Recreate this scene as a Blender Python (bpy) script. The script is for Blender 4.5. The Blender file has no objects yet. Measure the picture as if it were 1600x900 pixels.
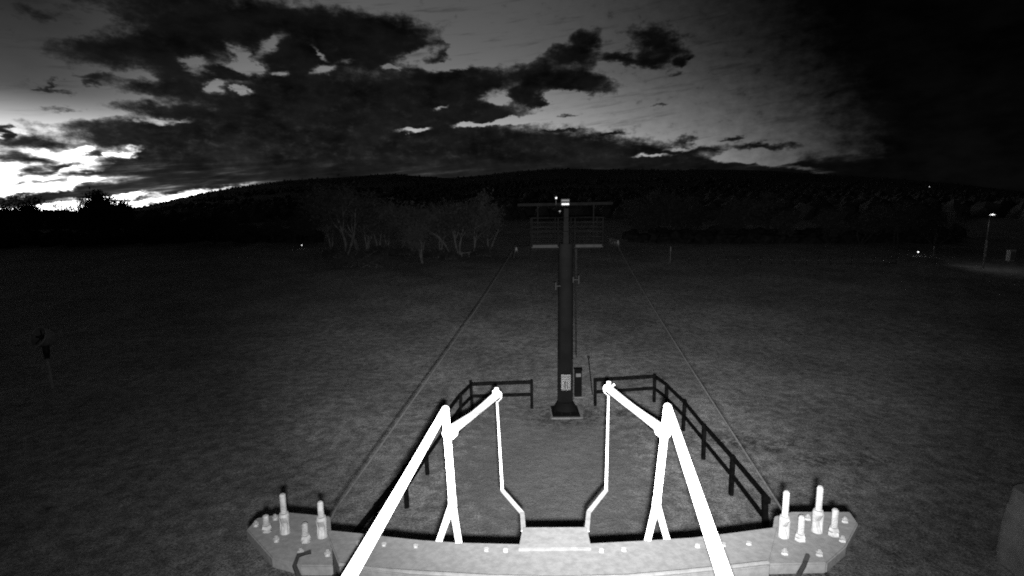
import bpy, bmesh, math, random
import numpy as np
from mathutils import Vector, Matrix, noise as mnoise

random.seed(7); np.random.seed(7)
R = math.radians
SC = bpy.context.scene
COL = SC.collection

# ------------------------------------------------------------------ camera
CAM_H = 7.5
PITCH, ROLL, FPX = 8.5, -0.6, 800.0           # focal length in pixels of a 1600 px wide picture
cam_d = bpy.data.cameras.new('Camera')
cam = bpy.data.objects.new('Camera', cam_d); COL.objects.link(cam)
cam_d.sensor_width = 36.0; cam_d.lens = 36.0 * FPX / 1600.0
cam_d.clip_start = 0.05; cam_d.clip_end = 9000
CM = Matrix.Translation((0, 0, CAM_H)) @ Matrix.Rotation(R(90 - PITCH), 4, 'X') @ Matrix.Rotation(R(ROLL), 4, 'Z')
cam.matrix_world = CM
SC.camera = cam
ORG = Vector((0, 0, CAM_H))

def ray(px, py):                               # direction with unit depth along the optical axis
    return CM.to_3x3() @ Vector(((px - 800) / FPX, -(py - 450) / FPX, -1.0))
def at(px, py, d): return ORG + ray(px, py) * d
def on_z(px, py, z):
    r = ray(px, py); return ORG + r * ((z - CAM_H) / r.z)
def azel(px, py):
    r = ray(px, py).normalized(); return math.atan2(r.x, r.y), math.asin(r.z)
CMI = CM.inverted()
def proj(p):
    l = CMI @ Vector(p); return 800 + FPX * l.x / -l.z, 450 - FPX * l.y / -l.z

# ------------------------------------------------------------------ view
SC.view_settings.view_transform = 'Standard'
SC.view_settings.look = 'None'
SC.view_settings.exposure = 0.0
SC.view_settings.gamma = 1.0
SC.view_settings.use_curve_mapping = False
SC.render.engine = 'CYCLES'
SC.cycles.use_denoising = False; SC.cycles.filter_width = 1.9; SC.cycles.sample_clamp_indirect = 0.3; SC.cycles.max_bounces = 3; SC.cycles.diffuse_bounces = 2; SC.cycles.glossy_bounces = 1

# ------------------------------------------------------------------ world: dusk sky with broken cloud
SUN_AZ, SUN_EL = azel(110, 300)[0], R(0.3)
world = bpy.data.worlds.new('World'); SC.world = world; world.use_nodes = True
nt = world.node_tree; nt.nodes.clear()
class NB:
    def __init__(s, t): s.t = t
    def n(s, typ, **kw):
        o = s.t.nodes.new(typ)
        for k, v in kw.items(): setattr(o, k, v)
        return o
    def put(s, sock, v):
        if hasattr(v, 'is_output'): s.t.links.new(v, sock)
        else: sock.default_value = v
    def m(s, op, a, b=None, c=None, clamp=False):
        o = s.n('ShaderNodeMath', operation=op, use_clamp=clamp)
        s.put(o.inputs[0], a)
        if b is not None: s.put(o.inputs[1], b)
        if c is not None: s.put(o.inputs[2], c)
        return o.outputs[0]
    def v(s, op, a, b=None, out=0):
        o = s.n('ShaderNodeVectorMath', operation=op); s.put(o.inputs[0], a)
        if b is not None: s.put(o.inputs[1], b)
        return o.outputs['Value'] if out == 'v' else o.outputs[0]
    def comb(s, x, y, z):
        o = s.n('ShaderNodeCombineXYZ')
        for i, q in enumerate((x, y, z)): s.put(o.inputs[i], q)
        return o.outputs[0]
    def noise(s, vec, scale, detail=4, rough=0.5, col=False, lac=2.0):
        o = s.n('ShaderNodeTexNoise'); s.put(o.inputs['Vector'], vec)
        o.inputs['Scale'].default_value = scale; o.inputs['Detail'].default_value = detail
        o.inputs['Roughness'].default_value = rough; o.inputs['Lacunarity'].default_value = lac
        return o.outputs['Color' if col else 0]
    def sstep(s, x, a, b, lo=0.0, hi=1.0):
        o = s.n('ShaderNodeMapRange', interpolation_type='SMOOTHSTEP'); s.put(o.inputs[0], x)
        for i, q in enumerate((a, b, lo, hi)): o.inputs[i + 1].default_value = q
        return o.outputs[0]
    def mix(s, f, a, b):
        return s.m('ADD', s.m('MULTIPLY', a, s.m('SUBTRACT', 1.0, f)), s.m('MULTIPLY', b, f))
W = NB(nt)
tc = W.n('ShaderNodeTexCoord')
sep = W.n('ShaderNodeSeparateXYZ'); nt.links.new(tc.outputs['Generated'], sep.inputs[0])
az = W.m('ARCTAN2', sep.outputs[0], sep.outputs[1])
el = W.m('ARCSINE', sep.outputs[2])
sky = W.n('ShaderNodeTexSky', sky_type='NISHITA')
sky.sun_disc = False; sky.sun_elevation = SUN_EL; sky.sun_rotation = SUN_AZ
sky.altitude = 1500; sky.air_density = 1.0; sky.dust_density = 1.5; sky.ozone_density = 1.0
bw = W.n('ShaderNodeRGBToBW'); nt.links.new(sky.outputs[0], bw.inputs[0])
# the afterglow lies low along the horizon
e2 = W.m('DIVIDE', el, R(10.0))
arch = W.m('MULTIPLY_ADD', W.m('EXPONENT', W.m('MULTIPLY', W.m('MULTIPLY', e2, e2), -1.0)), 3.8, 1.0)
clear = W.m('MULTIPLY', bw.outputs[0], arch)
A = W.comb(az, el, 1.0)
# fractal clouds in angle space, flattened towards the horizon
flat = W.comb(W.m('MULTIPLY', az, 1.0), W.m('MULTIPLY', el, 2.0), 0.37)
warp = W.v('SUBTRACT', W.noise(flat, 24.0, 4, 0.62, col=True), (0.5, 0.5, 0.5))
AW = W.v('ADD', A, W.v('MULTIPLY', warp, (0.075, 0.030, 0.0)))
# cloud banks: centre, half axes (as seen in the photograph; turned into compass direction and height), tilt, weight
CLOUDS = [
 (200,82,105,22,8,1),(310,62,110,30,0,1),(285,110,42,24,0,1),(262,140,72,15,0,.9),(255,173,75,13,0,.9),(330,112,30,10,0,.7),(360,113,30,9,0,.8),
 (150,122,38,7,8,.7),(148,134,22,5,5,.7),(80,142,28,5,0,.7),(83,131,7,9,0,.6),(85,171,24,4,3,.35),
 (240,203,150,14,2,1),(50,222,62,13,4,1),(8,205,12,10,0,.9),(36,249,46,10,0,1),(52,268,28,6,0,.8),(92,258,24,5,14,.8),(195,224,76,13,0,1),(150,241,20,6,0,.9),
 (330,228,130,32,0,1),(440,195,130,70,0,1),(235,257,78,14,8,.9),(300,252,110,18,2,.9),(580,180,190,85,0,1.1),(470,92,52,24,0,1),(560,62,140,34,0,1),(600,80,90,24,0,.9),(690,76,12,15,-20,.8),
 (700,150,80,38,0,1),(745,130,34,26,0,1),(850,117,72,24,0,1),(910,131,52,14,-8,1),(822,150,24,20,0,1),(768,176,42,11,0,.9),(835,160,22,8,0,.9),
 (893,86,46,13,-4,.9),(915,62,26,18,0,.9),(962,90,22,9,-10,.8),(1005,96,32,10,-8,.9),(1028,70,46,26,-25,.9),(1067,98,10,10,0,.8),(1056,115,12,4,0,.5),
 (760,236,150,38,0,1.1),(900,240,130,32,-4,1),(1010,250,115,23,-3,1),(1100,238,30,9,0,.9),(1070,218,14,9,0,.7),(550,250,230,34,0,1.1),
 (955,211,20,3,0,.7),(880,203,30,2.5,-3,.7),(1030,167,16,2.5,0,.5),(885,181,14,2.5,3,.5),(1190,228,60,5,-4,.8),(1140,217,24,3,0,.7),(1190,266,150,12,-3,.9),
 (400,28,260,32,0,1),(60,20,60,12,0,.4),(800,288,500,34,0,1.3),(560,285,220,22,0,1.0),(1150,285,220,20,0,1.0),(1400,270,200,30,0,.8),
 (60,284,60,3,8,.55),(30,296,60,3,6,.5),(150,270,60,5,10,.6),(160,297,150,7,8,.9),(60,307,70,4,6,.6),(225,277,120,9,6,.8),(120,303,130,5,9,.8),(330,285,110,14,4,.8),(250,290,170,14,6,.8),(60,318,70,4,6,.7),(290,272,150,10,4,.7),(190,313,60,3,6,.6),(270,318,40,3,4,.5),
]
HOLES = [(337,135,15,10,0,.85),(377,138,13,5,0,.7),(306,102,18,14,20,1),(388,104,22,13,0,1.1),(370,80,18,10,-30,.8),(427,69,30,13,32,1),(440,117,12,6,0,.9),(384,141,14,6,0,.9),
 (499,83,16,5,-38,1),(506,108,17,7,18,1),(535,95,16,4,10,.5),(652,89,34,14,18,1.2),(612,104,16,5,0,1),(760,72,80,24,0,1.1),(700,105,40,7,0,.9),
 (648,204.5,26,3.6,5,1.3),(736,195,26,4.2,4,1.4),(800,188,50,5,5,1.4),(685,169,14,4,12,1.0),(770,148,18,8,0,.8),(775,158,26,6,0,.8),
 (880,152,24,12,0,.9),(265,188,40,4,5,.7),(190,230,30,4,8,.4),(190,240,24,3.5,15,.8),(210,232,22,3.5,12,.7),(120,234,26,6,20,.6),(1018,244,30,2.6,0,1),(1060,233,30,2.6,2,.7),(1160,246,70,8,-7,1.1),(1250,262,50,5,-10,.9),
 (110,286,90,9,10,.8),(330,297,60,5,9,1),(180,309,46,3.5,5,.9),(110,325,30,6,0,.8)]
def banks(lst):
    D, cur = None, AW
    for i, (px, py, rx, ry, tilt, w) in enumerate(lst):
        a0, e0 = azel(px, py); a1, _ = azel(px + rx, py); a2, _ = azel(px - rx, py)
        _, e1 = azel(px, py - ry); _, e2_ = azel(px, py + ry)
        sx, sy = 2 / abs(a1 - a2), 2 / abs(e1 - e2_); ct, st_ = math.cos(R(tilt)), math.sin(R(tilt))
        if i % 4 == 3:                                              # keeps the banks in order, a few at a time
            ch = W.n('ShaderNodeVectorMath', operation='MULTIPLY_ADD')
            W.put(ch.inputs[0], D); ch.inputs[1].default_value = (1e-7, 1e-7, 0); W.put(ch.inputs[2], AW); cur = ch.outputs[0]
        u = W.v('DOT_PRODUCT', cur, (ct * sx, st_ * sx, -(ct * a0 + st_ * e0) * sx), out='v')
        v = W.v('DOT_PRODUCT', cur, (-st_ * sy, ct * sy, (st_ * a0 - ct * e0) * sy), out='v')
        q = W.m('MULTIPLY_ADD', u, u, W.m('MULTIPLY', v, v))
        t_ = W.m('MULTIPLY_ADD', q, -0.4, 1.0, clamp=True)
        t2_ = W.m('MULTIPLY', t_, t_)
        D = W.m('MULTIPLY', t2_, w) if D is None else W.m('MULTIPLY_ADD', t2_, w, D)
    return D
fine = W.comb(az, W.m('MULTIPLY', el, 1.6), 1.9)
fb = W.m('SUBTRACT', W.noise(fine, 40.0, 6, 0.64), 0.5)
streak = W.m('SUBTRACT', W.noise(W.comb(az, W.m('MULTIPLY', W.m('SUBTRACT', el, W.m('MULTIPLY', az, 0.11)), 9.0), 4.4), 11.0, 5, 0.6), 0.5)
low = W.sstep(el, R(3.0), R(6.5), 1.0, 0.0)                       # thin layers near the horizon
edge = W.mix(low, W.m('MULTIPLY', fb, 1.25), W.m('MULTIPLY', streak, 2.0))
big = W.m('SUBTRACT', W.noise(flat, 2.2, 3, 0.5), 0.45)
D = W.m('SUBTRACT', W.m('MINIMUM', banks(CLOUDS), 1.0), W.m('MULTIPLY', W.m('MINIMUM', banks(HOLES), 1.4), 0.9))
D = W.m('ADD', D, edge)
inview = W.sstep(W.m('ABSOLUTE', az), R(48), R(62))
upper = W.m('MAXIMUM', inview, W.sstep(el, R(22), R(28)))
D = W.m('ADD', D, W.m('MULTIPLY', upper, W.m('MULTIPLY_ADD', big, 3.0, -0.8)))      # unseen sky beyond the banks cleared of cloud to brighten the ground
wisp = W.sstep(streak, 0.02, 0.30, 0.0, 0.45)
opac = W.m('SUBTRACT', 1.0, W.m('EXPONENT', W.m('MULTIPLY', W.m('POWER', W.m('MAXIMUM', W.m('SUBTRACT', D, 0.10), 0.0), 1.5), -6.5)))
opac = W.m('MAXIMUM', opac, W.m('MULTIPLY', wisp, W.sstep(el, R(4), R(9))))
# haze added to dim the left of the sky, thick unbroken cloud away from the sunset
away = W.m('ADD', az, W.m('MULTIPLY', W.m('ADD', fb, W.m('MULTIPLY', big, .5)), 0.14))
veil = W.sstep(W.m('ADD', W.m('ABSOLUTE', W.m('ADD', away, 0.75)), W.m('MULTIPLY', el, 0.40)), 0.84, 1.42)
left_dim = W.m('MULTIPLY', W.sstep(az, R(-15), R(-42)), W.sstep(el, R(4.5), R(10.5), 0.0, 0.88))
keep = W.m('MULTIPLY', W.m('SUBTRACT', 1.0, W.m('MAXIMUM', veil, left_dim)), W.m('SUBTRACT', 1.0, opac))
body = W.noise(flat, 12.0, 4, 0.62)
CLOUD_K = 0.032
dark = W.m('MULTIPLY', W.m('POWER', clear, 0.45), W.m('MULTIPLY', W.sstep(body, 0.25, 0.75, 0.35, 1.75), CLOUD_K))
dark = W.m('MULTIPLY', dark, W.m('SUBTRACT', 1.0, W.m('MULTIPLY', veil, 0.7)))
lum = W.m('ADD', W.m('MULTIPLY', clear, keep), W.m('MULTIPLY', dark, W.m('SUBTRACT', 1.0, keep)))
bg = W.n('ShaderNodeBackground'); nt.links.new(lum, bg.inputs['Color'])
bg.inputs['Strength'].default_value = 0.10
wo = W.n('ShaderNodeOutputWorld'); nt.links.new(bg.outputs[0], wo.inputs['Surface'])
world.cycles.sampling_method = 'MANUAL'; world.cycles.sample_map_resolution = 512

# the last light of the sun, just at the horizon
sd = bpy.data.lights.new('sun', 'SUN'); sd.energy = 0.012; sd.angle = R(10)
so = bpy.data.objects.new('sun', sd); COL.objects.link(so)
sv = Vector((math.sin(SUN_AZ) * math.cos(R(2)), math.cos(SUN_AZ) * math.cos(R(2)), math.sin(R(2))))
so.rotation_euler = sv.to_track_quat('Z', 'Y').to_euler()

# ------------------------------------------------------------------ materials (the camera sees in grey)
def mat(name, col, rough=0.8, metal=0.0, spec=0.3, var=0.25, scale=8.0, bump=0.0, bscale=40.0, emit=None, detail=5):
    m = bpy.data.materials.new(name); m.use_nodes = True
    t = m.node_tree; B = NB(t); p = t.nodes['Principled BSDF']
    c = B.n('ShaderNodeTexCoord')
    nz = B.noise(c.outputs['Object'], scale, detail, 0.6)
    f = B.m('MULTIPLY', B.sstep(nz, 0.25, 0.75, 1 - var, 1 + var), col)
    cc = B.n('ShaderNodeCombineColor')
    for i in range(3): t.links.new(f, cc.inputs[i])
    t.links.new(cc.outputs[0], p.inputs['Base Color'])
    p.inputs['Roughness'].default_value = rough; p.inputs['Metallic'].default_value = metal
    p.inputs['Specular IOR Level'].default_value = spec
    if bump:
        b = B.n('ShaderNodeBump'); b.inputs['Strength'].default_value = bump; b.inputs['Distance'].default_value = 0.02
        t.links.new(B.noise(c.outputs['Object'], bscale, 5, 0.6), b.inputs['Height']); t.links.new(b.outputs[0], p.inputs['Normal'])
    if emit:
        p.inputs['Emission Color'].default_value = (1, 1, 1, 1); p.inputs['Emission Strength'].default_value = emit; m.cycles.emission_sampling = 'NONE'
    return m
M = dict(
 white=mat('white_paint', 0.72, 0.55, var=0.10, scale=3.0, bump=0.15, bscale=14),
 strap=mat('strap_steel', 0.22, 0.7, spec=0.1, var=0.2, scale=12),
 dimmed=mat('dimmed_white_paint', 0.105, 0.7, spec=0.1, var=0.16, scale=22.0, bump=0.2, bscale=18),  # white paint greyed in colour for weaker lamplight on beam and plates
 deck=mat('deck_grating', 0.018, 0.7, var=0.3, scale=9),
 lampsteel=mat('lamp_steel', 0.30, 0.6, var=0.25, scale=6),
 zinc=mat('zinc', 0.19, 0.6, spec=0.15, var=0.25, scale=25),
 rope=mat('greased_wire_rope', 0.046, 0.6, spec=.1, var=0.3, scale=20),
 tower=mat('tower_paint', 0.010, 0.85, spec=0.08, var=0.30, scale=1.3, bump=0.1),
 galv=mat('galvanised_steel', 0.007, 0.8, spec=0.03, var=0.25, scale=6),
 dark=mat('dark_steel', 0.02, 0.6, var=0.3, scale=5),
 sign=mat('sign_plate', 0.62, 0.6, var=0.10, scale=6),
 print=mat('sign_print', 0.22, 0.6, var=0.1),
 reflector=mat('reflector', 0.95, 0.4, var=0.0),
 timber=mat('dark_timber', 0.011, 0.95, spec=0.05, var=0.45, scale=7, bump=0.5, bscale=30),
 concrete=mat('concrete', 0.30, 0.9, var=0.2, scale=6, bump=0.4),
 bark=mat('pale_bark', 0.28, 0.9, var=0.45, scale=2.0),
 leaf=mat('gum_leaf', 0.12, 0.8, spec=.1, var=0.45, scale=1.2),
 darkbark=mat('shaded_bark', 0.07, 0.9, var=0.4, scale=2.0),  # darker copies of gum bark and leaf, dim light put into the colour
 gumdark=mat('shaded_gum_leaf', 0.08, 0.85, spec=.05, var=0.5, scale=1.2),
 leafdark=mat('heath_leaf', 0.07, 0.8, var=0.45, scale=0.8),
 scrub=mat('scrub_leaf', 0.045, 0.95, spec=.05, var=0.6, scale=1.5, bump=1.0, bscale=6),
 wood=mat('far_woodland', 0.15, 0.95, var=0.4, scale=0.05),
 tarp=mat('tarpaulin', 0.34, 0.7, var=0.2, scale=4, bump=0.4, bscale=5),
 drum=mat('drum_shell', 0.24, 0.5, var=0.3, scale=4),
 glow=mat('lit_lamp', 0.8, 0.4, emit=2.2),
 faint=mat('lit_bulb', 0.8, 0.4, emit=1.8),
 glass=mat('lamp_glass', 0.3, 0.1),
)
# grass ground: mottled turf, bare scuffed patches, fine relief
gm = bpy.data.materials.new('turf'); gm.use_nodes = True
t = gm.node_tree; B = NB(t); p = t.nodes['Principled BSDF']; p.inputs['Roughness'].default_value = 0.95
p.inputs['Specular IOR Level'].default_value = 0.1
c = B.n('ShaderNodeTexCoord'); o3 = c.outputs['Object']
n1 = B.noise(o3, 0.22, 6, 0.6); n2 = B.noise(o3, 2.6, 6, 0.65); n3 = B.noise(o3, 22.0, 4, 0.65)
f = B.m('MULTIPLY', B.sstep(n1, 0.3, 0.7, 0.78, 1.22), B.sstep(n2, 0.3, 0.7, 0.62, 1.38))
f = B.m('MULTIPLY', f, B.sstep(n3, 0.28, 0.72, 0.4, 1.6))
sp = B.sstep(B.noise(o3, 1.1, 7, 0.7), 0.60, 0.72, 1.0, 0.45)          # bare dark soil
f = B.m('MULTIPLY', f, sp)
def patch(c_, rx, ry, noise_amt=.5):
    d_ = B.v('MULTIPLY', B.v('SUBTRACT', o3, (c_[0], c_[1], 0)), (1 / rx, 1 / ry, 0))
    return B.m('ADD', B.v('LENGTH', d_, out='v'), B.m('MULTIPLY', B.m('SUBTRACT', n2, .5), noise_amt))
clod = B.sstep(B.noise(o3, 4.5, 5, .7), .44, .56)
worn = B.sstep(patch((0.95, 14.5), 3.6, 6.5, 1.0), .55, 1.1, 1.0, 0.0)       # trampled bare ground where skiers load
f = B.mix(B.m('MULTIPLY', worn, .8), f, B.m('MULTIPLY_ADD', n3, .5, .36))
for c_, rx, ry in (((6.4, 16.2), 1.5, .6), ((8.0, 15.6), 1.3, .45), ((4.6, 18.3), .9, .4), ((1.95, 18.2), 1.5, 1.1), ((9.5, 14.4), 1.6, .4), ((-3.2, 19.5), .9, .3)):
    f = B.m('MULTIPLY', f, B.mix(B.m('MULTIPLY', B.sstep(patch(c_, rx, ry, 1.2), .5, 1.4, 1.0, 0.0), clod), 1.0, .45))
rad = B.v('LENGTH', B.v('MULTIPLY', o3, (1, 1, 0)), out='v')
far = B.sstep(rad, 140, 330, 0.0, 1.0)                               # pasture gives way to scrub
f = B.m('MULTIPLY', f, B.mix(far, 0.41, 0.16))
cc = B.n('ShaderNodeCombineColor')
for i in range(3): t.links.new(f, cc.inputs[i])
t.links.new(cc.outputs[0], p.inputs['Base Color'])
b = B.n('ShaderNodeBump'); b.inputs['Strength'].default_value = 0.9; b.inputs['Distance'].default_value = 0.06
t.links.new(B.m('ADD', B.m('MULTIPLY', n3, 0.5), n2), b.inputs['Height']); t.links.new(b.outputs[0], p.inputs['Normal'])
M['turf'] = gm
M['blade'] = mat('grass_blade', 0.19, 0.95, spec=.05, var=0.3, scale=1.5)

# ------------------------------------------------------------------ helpers
def tag(o, label=None, cat=None, group=None, kind=None):
    if label: o['label'] = label
    if cat: o['category'] = cat
    if group: o['group'] = group
    if kind: o['kind'] = kind
    return o
def thing(name, loc, label, cat, group=None, rz=0.0):
    o = bpy.data.objects.new(name, None); COL.objects.link(o); o.location = loc; o.rotation_euler = (0, 0, rz)
    o.empty_display_size = 0.2
    return tag(o, label, cat, group)
def obj(name, bm, m, parent=None, smooth=False):
    me = bpy.data.meshes.new(name); bm.normal_update(); bm.to_mesh(me); bm.free()
    me.materials.append(M[m] if isinstance(m, str) else m)
    if smooth:
        for q in me.polygons: q.use_smooth = True
        me.set_sharp_from_angle(angle=R(40))
    o = bpy.data.objects.new(name, me); COL.objects.link(o)
    if parent is not None:
        o.parent = parent
        root = parent
        inv = Matrix.Identity(4)
        chain = []
        while root is not None: chain.append(root); root = root.parent
        for a in reversed(chain):
            inv = inv @ (Matrix.Translation(a.location) @ a.rotation_euler.to_matrix().to_4x4())
        me.transform(inv.inverted())                     # shapes are given in world space
    return o
def meshobj(name, verts, faces, m, parent=None):
    me = bpy.data.meshes.new(name); me.from_pydata(verts, [], faces); me.materials.append(M[m])
    o = bpy.data.objects.new(name, me); COL.objects.link(o)
    if parent is not None: o.parent = parent
    return o
def frame(d):
    d = d.normalized(); u = d.cross(Vector((0, 0, 1)))
    if u.length < 1e-3: u = Vector((1, 0, 0))
    u.normalize(); return d, u, u.cross(d).normalized()
def tube(bm, pts, rad, n=12, caps=True):
    pts = [Vector(q) for q in pts]; rad = rad if isinstance(rad, (list, tuple)) else [rad] * len(pts)
    rings = []; pu = None
    for i, q in enumerate(pts):
        d = (pts[min(i + 1, len(pts) - 1)] - pts[max(i - 1, 0)])
        d, u, v = frame(d)
        if pu is not None:
            u = (pu - d * pu.dot(d)).normalized(); v = d.cross(u)
        pu = u
        rings.append([bm.verts.new(q + (u * math.cos(2 * math.pi * k / n) + v * math.sin(2 * math.pi * k / n)) * rad[i]) for k in range(n)])
    for a, b_ in zip(rings, rings[1:]):
        for k in range(n): bm.faces.new((a[k], a[(k + 1) % n], b_[(k + 1) % n], b_[k]))
    if caps:
        bm.faces.new(list(reversed(rings[0]))); bm.faces.new(rings[-1])
    return bm
def bar(bm, a, b_, w, h, up=Vector((0, 0, 1)), bev=0.0):
    a, b_ = Vector(a), Vector(b_); d = (b_ - a).normalized(); u = d.cross(up)
    if u.length < 1e-3: u = Vector((1, 0, 0))
    u.normalize(); v = u.cross(d).normalized()
    vs = [bm.verts.new(q + u * sx * w / 2 + v * sy * h / 2) for q in (a, b_) for sx, sy in ((-1, -1), (1, -1), (1, 1), (-1, 1))]
    fs = [bm.faces.new([vs[i] for i in f_]) for f_ in ((3, 2, 1, 0), (4, 5, 6, 7), (0, 1, 5, 4), (1, 2, 6, 5), (2, 3, 7, 6), (3, 0, 4, 7))]
    if bev:
        es = list({e for f_ in fs for e in f_.edges}); bmesh.ops.bevel(bm, geom=es, offset=bev, segments=2, affect='EDGES')
    return bm
def box(bm, c, s, bev=0.0):
    c = Vector(c); return bar(bm, c - Vector((0, 0, s[2] / 2)), c + Vector((0, 0, s[2] / 2)), s[0], s[1], up=Vector((0, 1, 0)), bev=bev)
def slab(bm, pts, th, bev=0.0):                             # outline (world points), extruded down
    top = [bm.verts.new(q) for q in pts]; bot = [bm.verts.new(Vector(q) - Vector((0, 0, th))) for q in pts]
    n = len(pts); fs = [bm.faces.new(top), bm.faces.new(list(reversed(bot)))]
    for i in range(n): fs.append(bm.faces.new((top[i], bot[i], bot[(i + 1) % n], top[(i + 1) % n])))
    bmesh.ops.recalc_face_normals(bm, faces=fs)
    if bev:
        es = [e for e in bm.edges if len(e.link_faces) == 2 and e.calc_face_angle(0) > 0.5]
        bmesh.ops.bevel(bm, geom=es, offset=bev, segments=2, affect='EDGES')
    return bm
NB_ = bmesh.new

# ------------------------------------------------------------------ ground: one sheet to the horizon, ridge all round
RIDGE_R = 850.0
prof_px = [(-500,318),(-200,326),(0,328),(110,328),(180,326),(225,322),(270,312),(330,299),(400,287),(450,280),(550,277),(620,273),(700,276),(800,268),(880,265),(1000,263),(1100,264),(1200,267),(1300,273),(1400,281),(1500,290),(1600,299),(1900,315)]
PA = np.array([azel(a, b_)[0] for a, b_ in prof_px]); PE = np.array([math.tan(azel(a, b_)[1]) / math.cos(0) for a, b_ in prof_px])
def ridge_tan(a):
    v = np.interp(a, PA, PE, left=0.02, right=0.02); return np.maximum(v, 0.004)
def gz(x, y):
    x = np.asarray(x, float); y = np.asarray(y, float)
    r = np.hypot(x, y); a = np.arctan2(x, y)
    near = 0.035 * np.sin(x * .9 + 1.3) * np.sin(y * .7) + 0.05 * np.sin(x * .31 + y * .23) + 0.02 * np.sin(x * 2.1 - y * 1.7)
    roll = 0.35 * np.sin(x * .045 + 2) * np.sin(y * .05 + 1) * np.clip((r - 40) / 60, 0, 1)
    rise = np.clip(y - 22, 0, 95); rise = 0.045 * rise * rise / (rise + 12)
    tt = np.clip((r - 130) / (RIDGE_R - 130), 0, 1)
    top = CAM_H + RIDGE_R * ridge_tan(a)
    s = np.where(r <= RIDGE_R, tt ** 1.6, 1.0)
    back = np.clip((r - RIDGE_R) / 2200, 0, 1) * 70
    return near + roll + rise * (1 - tt) + top * s - back + 2.0 * tt * np.sin(x * .021) * np.sin(y * .017)
def g(x, y): return float(gz(x, y))
def hit(px, py):                                            # where the line of sight meets the ground
    r = ray(px, py); d = 3.0
    while d < 3000:
        q = ORG + r * d
        if q.z < g(q.x, q.y): break
        d *= 1.05
    lo_, hi_ = d / 1.05, d
    for _ in range(14):
        d = (lo_ + hi_) / 2; q = ORG + r * d
        if q.z < g(q.x, q.y): hi_ = d
        else: lo_ = d
    return Vector((q.x, q.y, g(q.x, q.y)))
na, rr = 640, np.concatenate([[0.0], np.geomspace(1.5, 3200, 210)])
aa = np.linspace(0, 2 * math.pi, na, endpoint=False)
Rg, Ag = np.meshgrid(rr[1:], aa, indexing='ij')
X, Y = (Rg * np.sin(Ag)).ravel(), (Rg * np.cos(Ag)).ravel()
V = np.concatenate([[[0, 0, g(0, 0)]], np.stack([X, Y, gz(X, Y)], 1)])
faces = [(0, 1 + (k + 1) % na, 1 + k) for k in range(na)]
for i in range(len(rr) - 2):
    b0, b1 = 1 + i * na, 1 + (i + 1) * na
    faces += [(b0 + k, b0 + (k + 1) % na, b1 + (k + 1) % na, b1 + k) for k in range(na)]
ground = meshobj('ground', V.tolist(), faces, 'turf'); tag(ground, kind='structure')
for q in ground.data.polygons: q.use_smooth = True

# short grass, uncountable
def grass():
    n = 85000
    r = 9 + 46 * np.random.rand(n) ** 1.5; a = np.random.uniform(-0.95, 0.95, n)
    x, y = r * np.sin(a), r * np.cos(a)
    cl = np.array([mnoise.fractal((float(u) * .8, float(v) * .8, 3.1), 0.6, 2.0, 3) for u, v in zip(x, y)])
    keep = (cl > -0.12) & (np.hypot((x - .95) / 3.6, (y - 14.5) / 6.5) + cl * .4 > .9); x, y, cl = x[keep], y[keep], cl[keep]; n = len(x)
    z = gz(x, y) - 0.006
    vs, k = [], 3
    for j in range(k):
        th = np.random.uniform(0, 2 * math.pi, n); h = np.random.uniform(.02, .05, n) * (1 + np.clip(cl, 0, .6)); w = np.random.uniform(.004, .009, n)
        ox, oy = np.random.normal(0, .02, n), np.random.normal(0, .02, n); lx, ly = np.random.normal(0, .03, n), np.random.normal(0, .03, n)
        p0 = np.stack([x + ox - w * np.cos(th), y + oy - w * np.sin(th), z], 1)
        p1 = np.stack([x + ox + w * np.cos(th), y + oy + w * np.sin(th), z], 1)
        p2 = np.stack([x + ox + lx, y + oy + ly, z + h], 1)
        vs.append(np.stack([p0, p1, p2], 1).reshape(-1, 3))
    v = np.concatenate(vs); nt_ = len(v) // 3
    me = bpy.data.meshes.new('grass'); me.vertices.add(len(v)); me.vertices.foreach_set('co', v.ravel())
    me.loops.add(len(v)); me.loops.foreach_set('vertex_index', np.arange(len(v), dtype=np.int32))
    me.polygons.add(nt_); me.polygons.foreach_set('loop_start', np.arange(0, len(v), 3, dtype=np.int32))
    me.polygons.foreach_set('loop_total', np.full(nt_, 3, dtype=np.int32))
    me.update(); me.validate(); me.materials.append(M['blade'])
    o = bpy.data.objects.new('grass', me); COL.objects.link(o)
    tag(o, 'short mown grass covering the field round the lift tower', 'grass', kind='stuff')
grass()

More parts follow.
